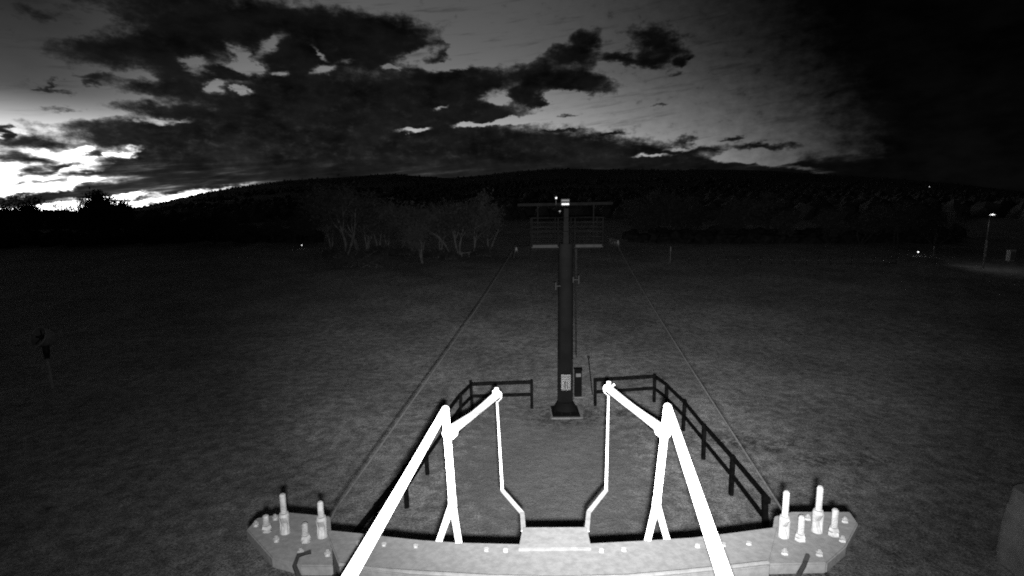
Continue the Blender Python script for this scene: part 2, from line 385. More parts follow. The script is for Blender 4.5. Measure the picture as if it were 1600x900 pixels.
# ------------------------------------------------------------------ far woodland on the hills (one mass)
def woodland():
    base = NB_(); bmesh.ops.create_icosphere(base, subdivisions=1, radius=1.0)
    bv = np.array([q.co[:] for q in base.verts]); bf = np.array([[q.index for q in f_.verts] for f_ in base.faces]); base.free()
    def build(name, clumps, m_, label, cat, jit):
        vs, fs = [], []
        for i, (x, y, z, sx, sy, sz) in enumerate(clumps):
            vs.append(bv * (1 + np.random.uniform(-jit, jit, (len(bv), 1))) * np.array([sx, sy, sz]) + np.array([x, y, z])); fs.append(bf + i * len(bv))
        me = bpy.data.meshes.new(name); me.from_pydata(np.concatenate(vs).tolist(), [], np.concatenate(fs).tolist()); me.materials.append(M[m_])
        o = bpy.data.objects.new(name, me); COL.objects.link(o); tag(o, label, cat, kind='stuff')
    far_, near_ = [], []
    for i in range(7500):
        a = random.uniform(-0.95, 0.95); r = 175 + (RIDGE_R - 150) * random.random() ** 0.8
        x, y = r * math.sin(a), r * math.cos(a)
        if mnoise.noise((x * .012, y * .012, 0.3)) < -0.28: continue
        h = random.uniform(1.6, 3.6) * (1.0 if r < 400 else 0.6 if r < 650 else .38)
        far_.append((x, y, g(x, y) + h * .5, h * random.uniform(.7, 1.3), h * random.uniform(.7, 1.3), h))
    build('woodland', far_, 'wood', 'dark woodland covering the far hills', 'woodland', .3)
    for i in range(900):                                     # scrub at the foot of the trees
        px = random.uniform(-130, 500) if i % 2 else random.uniform(985, 1490)
        py = random.uniform(369, 378 + max(0, 300 - px) * .03 + 4 * mnoise.noise((px * .03, 0, 0))) if i % 2 else random.uniform(370, 380)
        q = hit(px, py); h = random.uniform(.35, 1.5)
        near_.append((q.x, q.y, q.z + h * .35, h * random.uniform(.9, 1.6), h * random.uniform(.9, 1.6), h))
    build('scrub', near_, 'scrub', 'low dark scrub along the far edge of the field under the trees', 'scrub', .4)
woodland()

# ------------------------------------------------------------------ lift terminal under the camera, white painted
ZT = 5.27
def P(px, py, z=ZT): return on_z(px, py, z)
c0 = P(867, 880); term = thing('lift_terminal', (c0.x, c0.y - 0.4, g(c0.x, c0.y - 0.4)), 'white painted chairlift terminal frame with raised arms and threaded rods', 'lift terminal')
beam = [P(*q) for q in ((508,827),(561,832),(611,838),(658,843),(720,847),(803,849),(867,850),(923,848),(1000,844),(1081,839),(1140,832),(1216,822),(1202,884),(1138,891),(1060,899),(980,906),(867,909),(760,906),(640,899),(531,886))]
cb = obj('cross_beam', slab(NB_(), beam, 0.10, 0.008), 'dimmed', term)
lip = NB_(); tube(lip, [P(*q, ZT + .012) for q in ((531,882),(640,894),(760,901),(867,904),(980,901),(1060,894),(1138,886),(1200,879))], .014, 8); obj('edge_rib', lip, 'dimmed', cb)
tabp = [P(*q, ZT + .02) for q in ((817,823.5),(917,823),(924,856),(810,857))]
obj('front_plate', slab(NB_(), tabp, 0.045, 0.005), 'dimmed', term)
EP = {'l': ((385,827),(401,809),(453,800),(516,806),(520,884),(470,884),(425,872)), 'r': ((1210,806),(1236,799),(1328,799),(1341,818),(1322,854),(1292,880),(1200,882))}
plates = {}
for k in 'lr': plates[k] = obj('end_plate', slab(NB_(), [P(*q, ZT - .012) for q in EP[k]], 0.075, 0.008), 'dimmed', term)
def legs(apex, foot, fork, fa, fb_, arm0, arm1, rod):
    L = obj('thick_leg', tube(NB_(), [at(*foot), at(*apex)], 0.034, 20), 'white', term, True)
    cap = NB_(); bmesh.ops.create_uvsphere(cap, u_segments=16, v_segments=10, radius=.0345, matrix=Matrix.Translation(at(*apex))); obj('end_cap', cap, 'white', L, True)
    K = obj('thin_leg', tube(NB_(), [at(*apex), at(*fork)], [.030, .029], 16), 'white', term, True)
    obj('brace', tube(NB_(), [at(*fork), P(*fa)], [.0285, .022], 14), 'white', term, True)
    obj('brace', tube(NB_(), [at(*fork), P(*fb_)], [.0285, .022], 14), 'white', term, True)
    a0, a1 = at(*arm0), at(*arm1)
    lp_, la_ = at(*foot), at(*apex)
    c_ = at(*fork); d = (la_ - c_).normalized(); col_ = NB_(); tube(col_, [c_ - d * .03, c_ + d * .035], .0345, 16); obj('collar', col_, 'white', K)
    d = (a1 - a0).normalized(); col_ = NB_(); tube(col_, [a0 - d * .03, a0 + d * .05], .057, 20); obj('socket', col_, 'white', K)
    Aa = obj('arm', tube(NB_(), [a0, a1], [.054, .057], 20), 'white', term, True)
    d = (a1 - a0).normalized()
    hd = NB_(); tube(hd, [a1 - d * .03, a1 + d * .05], .060, 16); tube(hd, [a1 + Vector((0, 0, -.05)), a1 + Vector((0, 0, .10))], .026, 12); obj('pivot', hd, 'white', Aa)
    for s in (.045, -.02):
        bt = NB_(); tube(bt, [a1 - d * .09 + Vector((0, 0, .04)), a1 - d * .09 + Vector((s, 0, .085))], .016, 6); obj('bolt', bt, 'white', Aa)
    obj('guide_rod', tube(NB_(), [a1, at(*rod[0])], .0115, 10), 'white', term, True)
    st_ = NB_(); bar(st_, at(*rod[0]) + Vector((0, 0, .01)), at(*rod[1]), .036, .008); obj('guide_strap', st_, 'strap', term)
    st_ = NB_(); bar(st_, at(*rod[1]) + Vector((0, 0, .006)), P(*rod[-1]), .034, .008); obj('guide_strap', st_, 'strap', term)
legs((696,640,4.3), (530,930,2.05), (707,786,4.0), (686,846), (717,848), (703,676,4.22), (776,619,6.1), [(785,768,4.35),(816,802,4.0),(818,830)])
legs((1043,636,4.3), (1142,930,2.05), (1026,786,4.0), (1012,844), (1042,842), (1036,674,4.22), (951,609,6.1), [(947,768,4.35),(920,800,4.0),(917,830)])
def rod(base, top_py, rr_, par, h0=.13):
    b0 = P(*base, ZT - .012); h = .05
    while proj(b0 + Vector((0, 0, h)))[1] > top_py and h < 1: h += .004
    bm = tube(NB_(), [b0 - Vector((0, 0, .03)), b0 + Vector((0, 0, h - .012)), b0 + Vector((0, 0, h))], [rr_, rr_, rr_ * .75], 12)
    o = obj('threaded_rod', bm, 'zinc', par, False)
    th = NB_()
    for i in range(int((h - h0) / .012)):
        z = h0 + .006 + i * .012
        tube(th, [b0 + Vector((0, 0, z - .004)), b0 + Vector((0, 0, z)), b0 + Vector((0, 0, z + .004))], [rr_ * .9, rr_ * 1.12, rr_ * .9], 12)
    obj('thread', th, 'zinc', o)
for base, ty, h0, k in (((446,832),772,.15,'l'),((504,838),784,.15,'l'),((417,830),806,.05,'l'),((478,846),818,.05,'l'),((1224,838),768,.15,'r'),((1276,830),760,.16,'r'),((1302,836),796,.06,'r'),((1250,844),807,.05,'r')):
    rod(base, ty, .019, plates[k], h0)
    b0 = P(*base, ZT - .012)
    nb = NB_(); tube(nb, [b0 - Vector((0, 0, .004)), b0 + Vector((0, 0, h0 - .02)), b0 + Vector((0, 0, h0))], [.036, .036, .030], 6 if h0 < .1 else 14); obj('nut', nb, 'zinc', plates[k])
for pts in ([(486,862),(466,868),(460,884),(468,905)], [(1262,868),(1256,884),(1244,906)]):
    obj('cable', tube(NB_(), [P(q[0], q[1], ZT + .02) for q in pts], .014, 8), 'dark', term, True)
for k_, pl_ in (('l', ((400,822),(432,846),(470,866),(500,818),(512,868),(430,812))), ('r', ((1222,815),(1262,812),(1320,816),(1316,846),(1280,868),(1226,866)))):
    for q_ in pl_:
        b0 = P(*q_, ZT - .012); nb = NB_(); tube(nb, [b0 - Vector((0, 0, .004)), b0 + Vector((0, 0, .022))], .022, 6); tube(nb, [b0, b0 + Vector((0, 0, .04))], .011, 8); obj('bolt', nb, 'zinc', plates[k_])
for px in (560, 600, 650, 760, 790, 940, 975, 1090, 1130, 1170):
    b0 = P(px, 866 - abs(px - 867) * .05, ZT); nb = NB_(); tube(nb, [b0 - Vector((0, 0, .004)), b0 + Vector((0, 0, .018))], .018, 6); obj('bolt', nb, 'zinc', cb)
# bullwheel and column carrying it, below the beam
bc = Vector((c0.x, 1.80, 5.02))
bw_ = NB_(); n = 40; Rw = 1.62
ring = [bc + Vector((math.cos(2 * math.pi * k / n) * Rw, math.sin(2 * math.pi * k / n) * Rw, 0)) for k in range(n)]
tube(bw_, ring + [ring[0]], .055, 8, caps=False)
bwo = obj('bullwheel', bw_, 'galv', term)
for k in range(6):
    sp_ = NB_(); an = k * math.pi / 3; bar(sp_, bc, bc + Vector((math.cos(an) * Rw, math.sin(an) * Rw, 0)), .12, .07); obj('spoke', sp_, 'galv', bwo)
obj('column', tube(NB_(), [(bc.x, bc.y, g(bc.x, bc.y) - .1), (bc.x, bc.y, 5.3)], .26, 24), 'white', term, True)
bb = NB_(); bar(bb, (bc.x, bc.y - .9, 5.12), (bc.x, P(867, 880).y, 5.12), .3, .10); obj('spine_beam', bb, 'white', term)
# posts that carry the raised frame behind the view
for foot in ((530,930,2.05), (1142,930,2.05)):
    f0 = at(*foot); d = (f0 - at(*((696,640,4.3) if foot[0] < 800 else (1043,636,4.3)))).normalized()
    q = f0 + d * .45
    obj('thick_leg', tube(NB_(), [f0 - d * .02, q, (bc.x + (q.x - bc.x) * .35, bc.y - .55, 5.12)], .034, 16), 'white', term, True)

# the camera's own infrared lamp: the frame and near field are lit by it
lm = thing('infrared_floodlight', (0, -.42, 5.17), 'small infrared floodlight on a mast behind the terminal frame', 'floodlight')
obj('mast', tube(NB_(), [(0, -.42, g(0, -.42) - .05), (0, -.42, 7.40)], .04, 12), 'galv', lm, True)
hb = NB_(); bar(hb, (0, -.42, 7.36), (0, -.10, 7.36), .05, .04); obj('bracket', hb, 'galv', lm)
hb = NB_(); box(hb, (0, -.10, 7.42), (.16, .10, .09), .008); hs = obj('housing', hb, 'dark', lm)
hb = NB_(); bar(hb, (0, -.049, 7.42), (0, -.044, 7.42), .13, .07); obj('lens', hb, 'glass', hs)
ld = bpy.data.lights.new('infrared_beam', 'SPOT'); ld.energy = 2500; ld.spot_size = R(128); ld.spot_blend = 1.0; ld.shadow_soft_size = 0.02
lo = bpy.data.objects.new('infrared_beam', ld); COL.objects.link(lo); lo.parent = lm
lo.location = Vector((0, -.03, 7.43)) - lm.location
ld2 = bpy.data.lights.new('far_fill_beam', 'SPOT'); ld2.energy = 13500; ld2.spot_size = R(84); ld2.spot_blend = 1.0; ld2.shadow_soft_size = 0.02  # second spot added to brighten the far field
lo2 = bpy.data.objects.new('far_fill_beam', ld2); COL.objects.link(lo2); lo2.parent = lm
lo2.location = Vector((0.03, -.03, 7.43)) - lm.location; lo2.rotation_euler = ray(910, 355).to_track_quat('-Z', 'Y').to_euler()
lo.rotation_euler = ray(860, 440).to_track_quat('-Z', 'Y').to_euler()

# ------------------------------------------------------------------ lift tower
tb = hit(883, 645); tx, ty = tb.x, tb.y
TWR = thing('lift_tower', tb, 'dark tubular lift tower with sheave crossarm and railed work platform', 'lift tower')
dpt = -(CMI @ tb).z
def tz(py):                                                  # height on the tower axis seen at that picture row
    h = 0.0
    while proj((tx, ty, tb.z + h))[1] > py: h += .01
    return tb.z + h
TOP = tz(326)
pole = obj('pole', tube(NB_(), [(tx, ty, tb.z + .25), (tx, ty, tz(560)), (tx, ty, tz(381))], [.295, .285, .25], 28), 'tower', TWR, True)
obj('mast_head', tube(NB_(), [(tx, ty, tz(383)), (tx, ty, TOP)], [.10, .08], 14), 'tower', TWR, True)
obj('base_cone', tube(NB_(), [(tx, ty, tb.z + .06), (tx, ty, tb.z + .20), (tx, ty, tb.z + .48)], [.47, .45, .30], 28), 'tower', TWR)
fl = NB_(); box(fl, (tx, ty, tb.z + .07), (1.02, 1.02, .05), .01); obj('base_plate', fl, 'tower', TWR)
fl = NB_(); box(fl, (tx + .02, ty, tb.z - .06), (1.22, 1.22, .20), .03); obj('footing', fl, 'concrete', TWR)
for k in range(8):
    an = k * math.pi / 4 + .39; q = (tx + .42 * math.cos(an), ty + .42 * math.sin(an), tb.z + .09)
    obj('anchor_bolt', tube(NB_(), [q, (q[0], q[1], q[2] + .13)], .025, 6), 'tower', TWR)
# notice plate strapped to the pole
z0, z1 = tz(606), tz(582); sg = NB_()
n = 8; A0 = -math.pi / 2 - .62; A1 = -math.pi / 2 + .62; rs = .300
vs = [[sg.verts.new((tx + rs * math.cos(A0 + (A1 - A0) * k / n), ty + rs * math.sin(A0 + (A1 - A0) * k / n), z)) for k in range(n + 1)] for z in (z0, z1)]
for k in range(n): sg.faces.new((vs[0][k], vs[0][k + 1], vs[1][k + 1], vs[1][k]))
bmesh.ops.solidify(sg, geom=sg.faces[:], thickness=-.006)
sgo = obj('notice', sg, 'sign', TWR)
def strip(a0, a1, za, zb):
    s_ = NB_(); rs2 = .320; m_ = 5
    vv = [[s_.verts.new((tx + rs2 * math.cos(a0 + (a1 - a0) * k / m_), ty + rs2 * math.sin(a0 + (a1 - a0) * k / m_), z)) for k in range(m_ + 1)] for z in (za, zb)]
    for k in range(m_): s_.faces.new((vv[0][k], vv[0][k + 1], vv[1][k + 1], vv[1][k]))
    bmesh.ops.solidify(s_, geom=s_.faces[:], thickness=-.002); return s_
hh = z1 - z0; cA = -math.pi / 2
for a0, a1, fa, fb_ in ((-.5, .42, .84, .90), (-.4, .5, .70, .74), (-.22, -.04, .12, .62), (.06, .20, .12, .62), (-.5, .5, .04, .07)):
    obj('print', strip(cA + a0, cA + a1, z0 + hh * fa, z0 + hh * fb_), 'print', sgo)
# ladder up the side of the pole
for s in (-.16, .16):
    obj('ladder_rail', tube(NB_(), [(tx + .40, ty + s, tb.z + 2.2), (tx + .36, ty + s, tz(388))], .014, 6), 'dark', TWR)
zz = tb.z + 2.4
while zz < tz(392):
    obj('rung', tube(NB_(), [(tx + .385, ty - .16, zz), (tx + .385, ty + .16, zz)], .010, 6), 'dark', TWR); zz += .35
# crossarm, sheaves, platform
za = tz(320)
AX = (at(948, 319, dpt).x - tx + tx - at(808, 319, dpt).x) / 2; cx = (at(948, 319, dpt).x + at(808, 319, dpt).x) / 2
ca = NB_(); bar(ca, (cx - AX, ty, za), (cx + AX, ty, za + .03), .10, .10, bev=.01); obj('crossarm', ca, 'galv', TWR)
zp = tz(383); pl, pr = at(828, 383, dpt).x, at(931, 383, dpt).x; pfront, pback = ty - .62, ty + .62
for x0, x1 in ((pl, at(867, 383, dpt).x), (at(890, 383, dpt).x, pr)):
    dk = NB_(); box(dk, ((x0 + x1) / 2, ty, zp), (x1 - x0, 1.24, .10), .006); dko = obj('deck', dk, 'deck', TWR)
    for k in range(4):
        kb = NB_(); bar(kb, (x0, pfront + .2 + k * .28, zp + .056), (x1, pfront + .2 + k * .28, zp + .056), .03, .012); obj('grating_bar', kb, 'galv', dko)
dk = NB_(); bar(dk, (pl, ty, zp - .10), (pr, ty, zp - .10), .12, .10); obj('deck_beam', dk, 'galv', TWR)
zr, zm = tz(340), tz(361)
xs_post = [pl + .02, at(866, 360, dpt).x, at(890, 360, dpt).x, pr - .02]
for yy in (pfront, pback):
    for x in xs_post: obj('railing_post', tube(NB_(), [(x, yy, zp - .02), (x, yy, zr)], .024, 8), 'galv', TWR)
    for z in (zr, zm): obj('handrail', tube(NB_(), [(pl, yy, z), (pr, yy, z)], .022, 8), 'galv', TWR)
    mm = NB_()
    for k in range(1, 6): tube(mm, [(pl, yy, zp + (zr - zp) * k / 6), (pr, yy, zp + (zr - zp) * k / 6)], .005, 4)
    obj('mesh_wire', mm, 'dark', TWR)
for x in (pl, pr):
    obj('handrail', tube(NB_(), [(x, pfront, zr), (x, pback, zr)], .022, 8), 'galv', TWR)
for x in (pl + .25, pr - .25):
    obj('hanger', tube(NB_(), [(x, ty, zp), (x, ty, za)], .03, 8), 'galv', TWR)
ROPE_T = {}
for k, px, py in (('l', 806, 380), ('r', 951, 370)):
    q = at(px, py, dpt); ROPE_T[k] = Vector((q.x, ty, q.z))
    tr = NB_(); bar(tr, (q.x, ty - .75, q.z - .09), (q.x, ty + .75, q.z - .09), .05, .10); tro = obj('sheave_train', tr, 'dark', TWR)
    for j in range(4):
        yy = ty - .6 + j * .4
        obj('sheave', tube(NB_(), [(q.x - .04, yy, q.z - .15), (q.x + .04, yy, q.z - .15)], .14, 16), 'dark', tro)
    s = -1 if k == 'l' else 1
    obj('arm_end', tube(NB_(), [((pl if s < 0 else pr), ty, zp - .05), (q.x, ty, q.z - .09)], .035, 8), 'galv', TWR)
    fn = NB_(); bar(fn, (q.x + s * .10, ty - .5, q.z - .45), (q.x + s * .04, ty - .5, q.z - .12), .05, .05); obj('rope_catcher', fn, 'galv', TWR)
# small reflective fittings at the head of the tower
rx_ = at(877, 317, dpt).x
for py in (313.5, 319.5):
    rb = NB_(); box(rb, (rx_, ty - .30, tz(py)), (.26, .03, .035 if py < 315 else .06), .004); obj('reflector_bar', rb, 'print' if py < 315 else 'reflector', TWR)
rb = NB_(); box(rb, (rx_, ty - .27, tz(316.5)), (.30, .03, .24), .004); obj('back_plate', rb, 'dark', TWR)
for px, py, rad_ in ((863.5, 311, .036), (869, 330, .03)):
    q = at(px, py, dpt); rb = NB_(); tube(rb, [(q.x, ty - .36, q.z), (q.x, ty - .30, q.z)], rad_, 12); ob = obj('reflector_disc', rb, 'reflector' if py < 320 else 'print', TWR)
    rb = NB_(); tube(rb, [(q.x, ty - .29, q.z - .06), (q.x, ty - .10, za - .02 if py < 320 else q.z)], .02, 6); obj('disc_stalk', rb, 'dark', TWR)
for px, pa, pb in ((891, 432, 441), (899, 430, 443), (865, 440, 452)):
    q = at(px, pa, dpt); z_a, z_b = tz(pb), tz(pa); rb = NB_(); box(rb, (q.x, ty - .18, (z_a + z_b) / 2), (.05, .08, z_b - z_a), .004); bko = obj('cable_bracket', rb, 'deck', TWR)
    rb = NB_(); bar(rb, (q.x, ty - .15, (z_a + z_b) / 2), (tx, ty - .15, (z_a + z_b) / 2), .03, .03); obj('bracket_arm', rb, 'dark', bko)
obj('mast_tip', tube(NB_(), [(at(863.5, 311, dpt).x, ty - .28, za), (at(863.5, 311, dpt).x, ty - .28, tz(306))], .018, 6), 'dark', TWR)

# ------------------------------------------------------------------ haul ropes
for k, px, py in (('l', 525, 795), ('r', 1221, 795)):
    a = at(px, py, 4.1); b_ = ROPE_T[k]; d = (a - b_).normalized()
    s = -1 if k == 'l' else 1
    endp = a + d * ((a.y - bc.y) / -d.y); endp = Vector((bc.x + s * (Rw + .01), bc.y, 5.02))
    pts = []
    for i in range(25):
        f_ = i / 24; q = a.lerp(b_, f_); q.z -= .12 * math.sin(math.pi * f_); pts.append(q)
    fx, fy = b_.x + (b_.x - 0.3) * .0 + (1.2 if s > 0 else 1.0), 175
    far_ = Vector((b_.x + 12, 260, g(b_.x + 12, 260) + .05))
    for i in range(1, 13): q = b_.lerp(far_, i / 12); q.z -= 1.0 * math.sin(math.pi * i / 12); pts.append(q)
    ro = obj('haul_rope', tube(NB_(), [endp] + pts, .0095, 8), 'rope', None)
    tag(ro, 'thin steel haul rope strung from the white terminal to the tower sheaves', 'rope', 'haul ropes of the lift')

# ------------------------------------------------------------------ things round the tower foot
q = hit(903, 619); d_ = -(CMI @ q).z
cp = thing('control_post', q, 'dark control post with pale label beside the tower foot', 'control post')
bm = NB_(); box(bm, q + Vector((0, 0, .56)), (.29, .22, 1.14), .02); cpb = obj('cabinet', bm, 'tower', cp)
bm = NB_(); box(bm, q + Vector((0, 0, 1.16)), (.34, .27, .05), .01); obj('cap', bm, 'tower', cp)
bm = NB_(); bar(bm, q + Vector((0, -.114, .86)), q + Vector((0, -.114, 1.00)), .20, .008, up=Vector((0, 1, 0))); obj('label_plate', bm, 'print', cpb)
bm = NB_(); box(bm, q + Vector((0, 0, -.02)), (.40, .34, .08), .01); obj('plinth', bm, 'concrete', cp)
q = hit(926, 617); t2 = at(919.5, 558, -(CMI @ q).z)
mp = thing('marker_pole', q, 'thin leaning marker pole with dark knob beside the tower', 'pole')
obj('shaft', tube(NB_(), [q - Vector((0, 0, .1)), t2], .022, 8), 'galv', mp, True)
kb = NB_(); bmesh.ops.create_uvsphere(kb, u_segments=12, v_segments=8, radius=.06, matrix=Matrix.Translation(t2)); obj('knob', kb, 'dark', mp, True)

# ------------------------------------------------------------------ timber rail fences
def fence(name, posts, label, hgt=1.08):
    base = [hit(*q) for q in posts]
    f_ = thing(name, base[0], label, 'fence')
    for i, q in enumerate(base):
        l_ = Vector((random.gauss(0, .025), random.gauss(0, .025), 0)); bm = NB_(); bar(bm, q - Vector((0, 0, .33)) - l_ * .2, q + l_ + Vector((0, 0, hgt + .04 + random.uniform(-.02, .05))), .11, .12, up=Vector((0, 1, 0)), bev=.012); obj('post', bm, 'timber', f_)
    for a, b_ in zip(base, base[1:]):
        d = (b_ - a); d.z = 0; d.normalize(); nrm = Vector((-d.y, d.x, 0))
        for hz, hh_ in ((hgt - .03, .13), (hgt * .52, .12)):
            sag = random.uniform(-.03, .03)
            bm = NB_(); bar(bm, a + Vector((0, 0, hz)) - d * .03, b_ + Vector((0, 0, hz + sag)) + d * .03, .06, hh_, bev=.008)
            o = obj('rail', bm, 'timber', f_)
    return f_
fence('rail_fence', [(831,638),(738,641),(719,662),(668,741),(636,793),(590,862),(548,925)], 'dark timber rail fence on the snow gun side of the tower')
fence('rail_fence', [(930,634),(1022,628),(1041,645),(1067,673),(1099,717),(1142,773),(1197,850)], 'dark timber rail fence starting beside the thin marker pole')

# ------------------------------------------------------------------ snow gun at the left of the field
q = hit(83, 607); d_ = -(CMI @ q).z
sg_ = thing('snow_gun', q, 'dark hooded drum tilted on a thin post in the dim field', 'snow gun')
top = at(74, 561, d_)
obj('post', tube(NB_(), [q - Vector((0, 0, .2)), top + Vector((0, 0, .05))], [.05, .04], 10), 'lampsteel', sg_, True)
C_ = at(66, 527, d_); ax = Vector((-.22, -.88, .42)).normalized(); e, u, v = frame(ax); RD = .43
dr = NB_(); tube(dr, [C_ - ax * .52, C_ - ax * .46, C_ - ax * .30, C_ - ax * .05, C_ + ax * .16, C_ + ax * .18], [.16, .27, .36, .41, RD, RD - .03], 28, caps=False); dro = obj('drum', dr, 'drum', sg_, True)
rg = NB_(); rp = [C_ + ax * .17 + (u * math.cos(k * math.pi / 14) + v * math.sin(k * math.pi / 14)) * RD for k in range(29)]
tube(rg, rp, .035, 8, caps=False); obj('rim', rg, 'tarp', sg_, True)  # rim given a pale colour for the lit edge of the drum
fnb = NB_(); tube(fnb, [C_ - ax * .4, C_ + ax * .08], .10, 12)
for k in range(7): bar(fnb, C_, C_ + (u * math.cos(k * .8976) + v * math.sin(k * .8976)) * .38, .09, .02, up=ax + u * .4)
obj('fan', fnb, 'dark', sg_)
ml = NB_(); tube(ml, [top + Vector((0, 0, .02)), C_ + Vector((.05, .05, -.34))], [.09, .14], 10); obj('motor_mount', ml, 'dark', sg_)
yk = NB_(); bar(yk, top + Vector((-.16, 0, .02)), top + Vector((.16, 0, .02)), .08, .06, bev=.006); obj('yoke', yk, 'zinc', sg_)

# ------------------------------------------------------------------ covered machine in the corner
q = hit(1662, 905)
cv = thing('covered_machine', q, 'grey tarpaulin covered machine standing alone beyond the terminal', 'covered machine', rz=R(-12))
bm = NB_(); bmesh.ops.create_cube(bm, size=1.0); bmesh.ops.subdivide_edges(bm, edges=bm.edges[:], cuts=9, use_grid_fill=True)
for w in bm.verts:
    x, y, z = w.co
    k = 1 - .16 * max(0, z + .1) ** 1.0
    rnd = 1 - .10 * ((abs(x) * 2) ** 4 * (abs(y) * 2) ** 4)
    zz = (z + .5) * 1.85
    if z > .3: zz -= .45 * (abs(x) ** 2.0) + .35 * abs(y) ** 2
    fold = .03 * math.sin(x * 17 + y * 9) * (0.6 - z)
    w.co = Vector((x * 1.75 * k * rnd * (1 + fold), y * 1.35 * k * rnd * (1 + fold), zz + .05 * mnoise.noise((x * 3, y * 3, z * 3))))
    w.co.rotate(Matrix.Rotation(R(-12), 3, 'Z')); w.co += q - Vector((0, 0, .03))
obj('tarpaulin', bm, 'tarp', cv, True)
st = NB_(); s0 = Matrix.Rotation(R(-12), 3, 'Z')
pts = [q + s0 @ Vector((x, -.70, z)) for x, z in ((-.55, .15), (-.52, .7), (-.45, 1.05))]
tube(st, pts, .03, 6); obj('strap', st, 'dark', cv)

# ------------------------------------------------------------------ trees
def gum_mesh(seed, H, stems, spread, leafn, leaf_sz, bark='bark', leaf='leaf'):
    rnd = random.Random(seed); tr = NB_(); tips = []
    def grow(p_, d, L, r0, lev):
        n_ = 4 if lev < 2 else 3; pts = [p_]; rad = [r0]; q = p_.copy(); dd = d.copy()
        for i in range(n_):
            dd = (dd + Vector((rnd.gauss(0, .20), rnd.gauss(0, .20), rnd.gauss(.05, .10)))).normalized()
            q = q + dd * (L / n_); pts.append(q.copy()); rad.append(r0 * (1 - .62 * (i + 1) / n_))
        tube(tr, pts, rad, 7 if lev == 0 else (5 if lev == 1 else 3), caps=False)
        if lev >= 2: tips.extend(pts[1:])
        elif lev == 1: tips.extend(pts[2:])
        if lev < 3:
            for _ in range(rnd.randint(2, 4) if lev else rnd.randint(4, 6)):
                f_ = rnd.uniform(.4, 1.0); i = min(n_ - 1, int(f_ * n_)); b0 = pts[i].lerp(pts[i + 1], f_ * n_ - i)
                nd = (dd * .7 + Vector((rnd.gauss(0, .75), rnd.gauss(0, .75), rnd.gauss(.25, .3)))).normalized()
                grow(b0, nd, L * rnd.uniform(.42, .62), rad[i] * .55, lev + 1)
    for s in range(stems):
        an = 2 * math.pi * s / stems + rnd.uniform(-.5, .5)
        d = Vector((math.cos(an) * spread, math.sin(an) * spread, 1)).normalized()
        grow(Vector((math.cos(an) * .12 * (stems > 1), math.sin(an) * .12 * (stems > 1), -.15)), d, H * rnd.uniform(.5, .68), H * .019, 0)
    lf = NB_(); low_ = [q for q in tips if q.z > H * .22]; hubs = rnd.sample(low_, min(len(low_), 34))
    for i in range(leafn):
        c_ = (rnd.choice(hubs) if i % 5 else rnd.choice(tips)) + Vector((rnd.gauss(0, .6), rnd.gauss(0, .6), rnd.gauss(-.1, .5)))
        a_ = Vector((rnd.gauss(0, 1), rnd.gauss(0, 1), rnd.gauss(0, 1))).normalized(); b_ = a_.orthogonal().normalized()
        s = leaf_sz * rnd.uniform(.6, 1.5)
        v4 = [lf.verts.new(c_ + a_ * s), lf.verts.new(c_ + b_ * s * .45), lf.verts.new(c_ - a_ * s), lf.verts.new(c_ - b_ * s * .45)]
        lf.faces.new(v4)
    out = []
    for nm, bm_, m_ in (('trunk', tr, bark), ('crown', lf, leaf)):
        me = bpy.data.meshes.new(nm); bm_.to_mesh(me); bm_.free(); me.materials.append(M[m_]); out.append(me)
    return out
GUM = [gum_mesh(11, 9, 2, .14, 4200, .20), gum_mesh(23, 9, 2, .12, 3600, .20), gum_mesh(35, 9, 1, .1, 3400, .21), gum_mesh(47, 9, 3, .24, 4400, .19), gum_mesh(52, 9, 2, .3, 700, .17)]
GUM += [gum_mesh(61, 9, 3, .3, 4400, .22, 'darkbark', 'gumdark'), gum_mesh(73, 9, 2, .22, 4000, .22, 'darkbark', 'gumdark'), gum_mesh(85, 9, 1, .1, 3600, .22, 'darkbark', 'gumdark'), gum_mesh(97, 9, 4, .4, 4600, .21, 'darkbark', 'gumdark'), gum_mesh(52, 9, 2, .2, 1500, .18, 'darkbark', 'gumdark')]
def tree(name, base, v, h, label, group, rz=None, wid=1.0):
    o = thing(name, base, label, 'tree', group, rz=random.uniform(0, 6.28) if rz is None else rz)
    for me in GUM[v]:
        c_ = bpy.data.objects.new(me.name, me); COL.objects.link(c_); c_.parent = o
        s = h / max(w_.co.z for w_ in GUM[v][0].vertices); c_.scale = (s * wid, s * wid, s)
    return o
def base_of(px, py): return hit(px, py)
# copse behind the field, lit trunks
def tall(px, py, top): 
    q = hit(px, py); return q, (py - top) * -(CMI @ q).z / FPX
COP = 'copse of snow gums at the far edge of the field'
cop = [(541,398,286,0,1.0,'tallest spreading snow gum behind the wide low bush'),(517,394,304,1,1,''),(575,396,300,3,1,''),(560,393,298,2,1.1,''),(590,394,310,0,1,''),(605,391,318,1,1.1,''),(643,393,328,3,1,''),(704,398,320,2,1.1,''),(627,390,322,2,1,''),(660,411,335,1,.9,'slender snow gum with bright bare trunk standing out in front of the copse'),(690,396,322,3,1.1,''),(718,399,310,0,1,''),(740,397,296,1,.9,'tall snow gum right behind the low pale rail'),(764,392,325,4,1,'sparse thin leaved snow gum at the end of the copse')]
for px, py, top, v, w, lab in cop:
    q, h = tall(px, py, top)
    tree('snow_gum', q, v, h * .95, lab or 'snow gum inside the copse between the wide bush and the low rail', COP, wid=w)
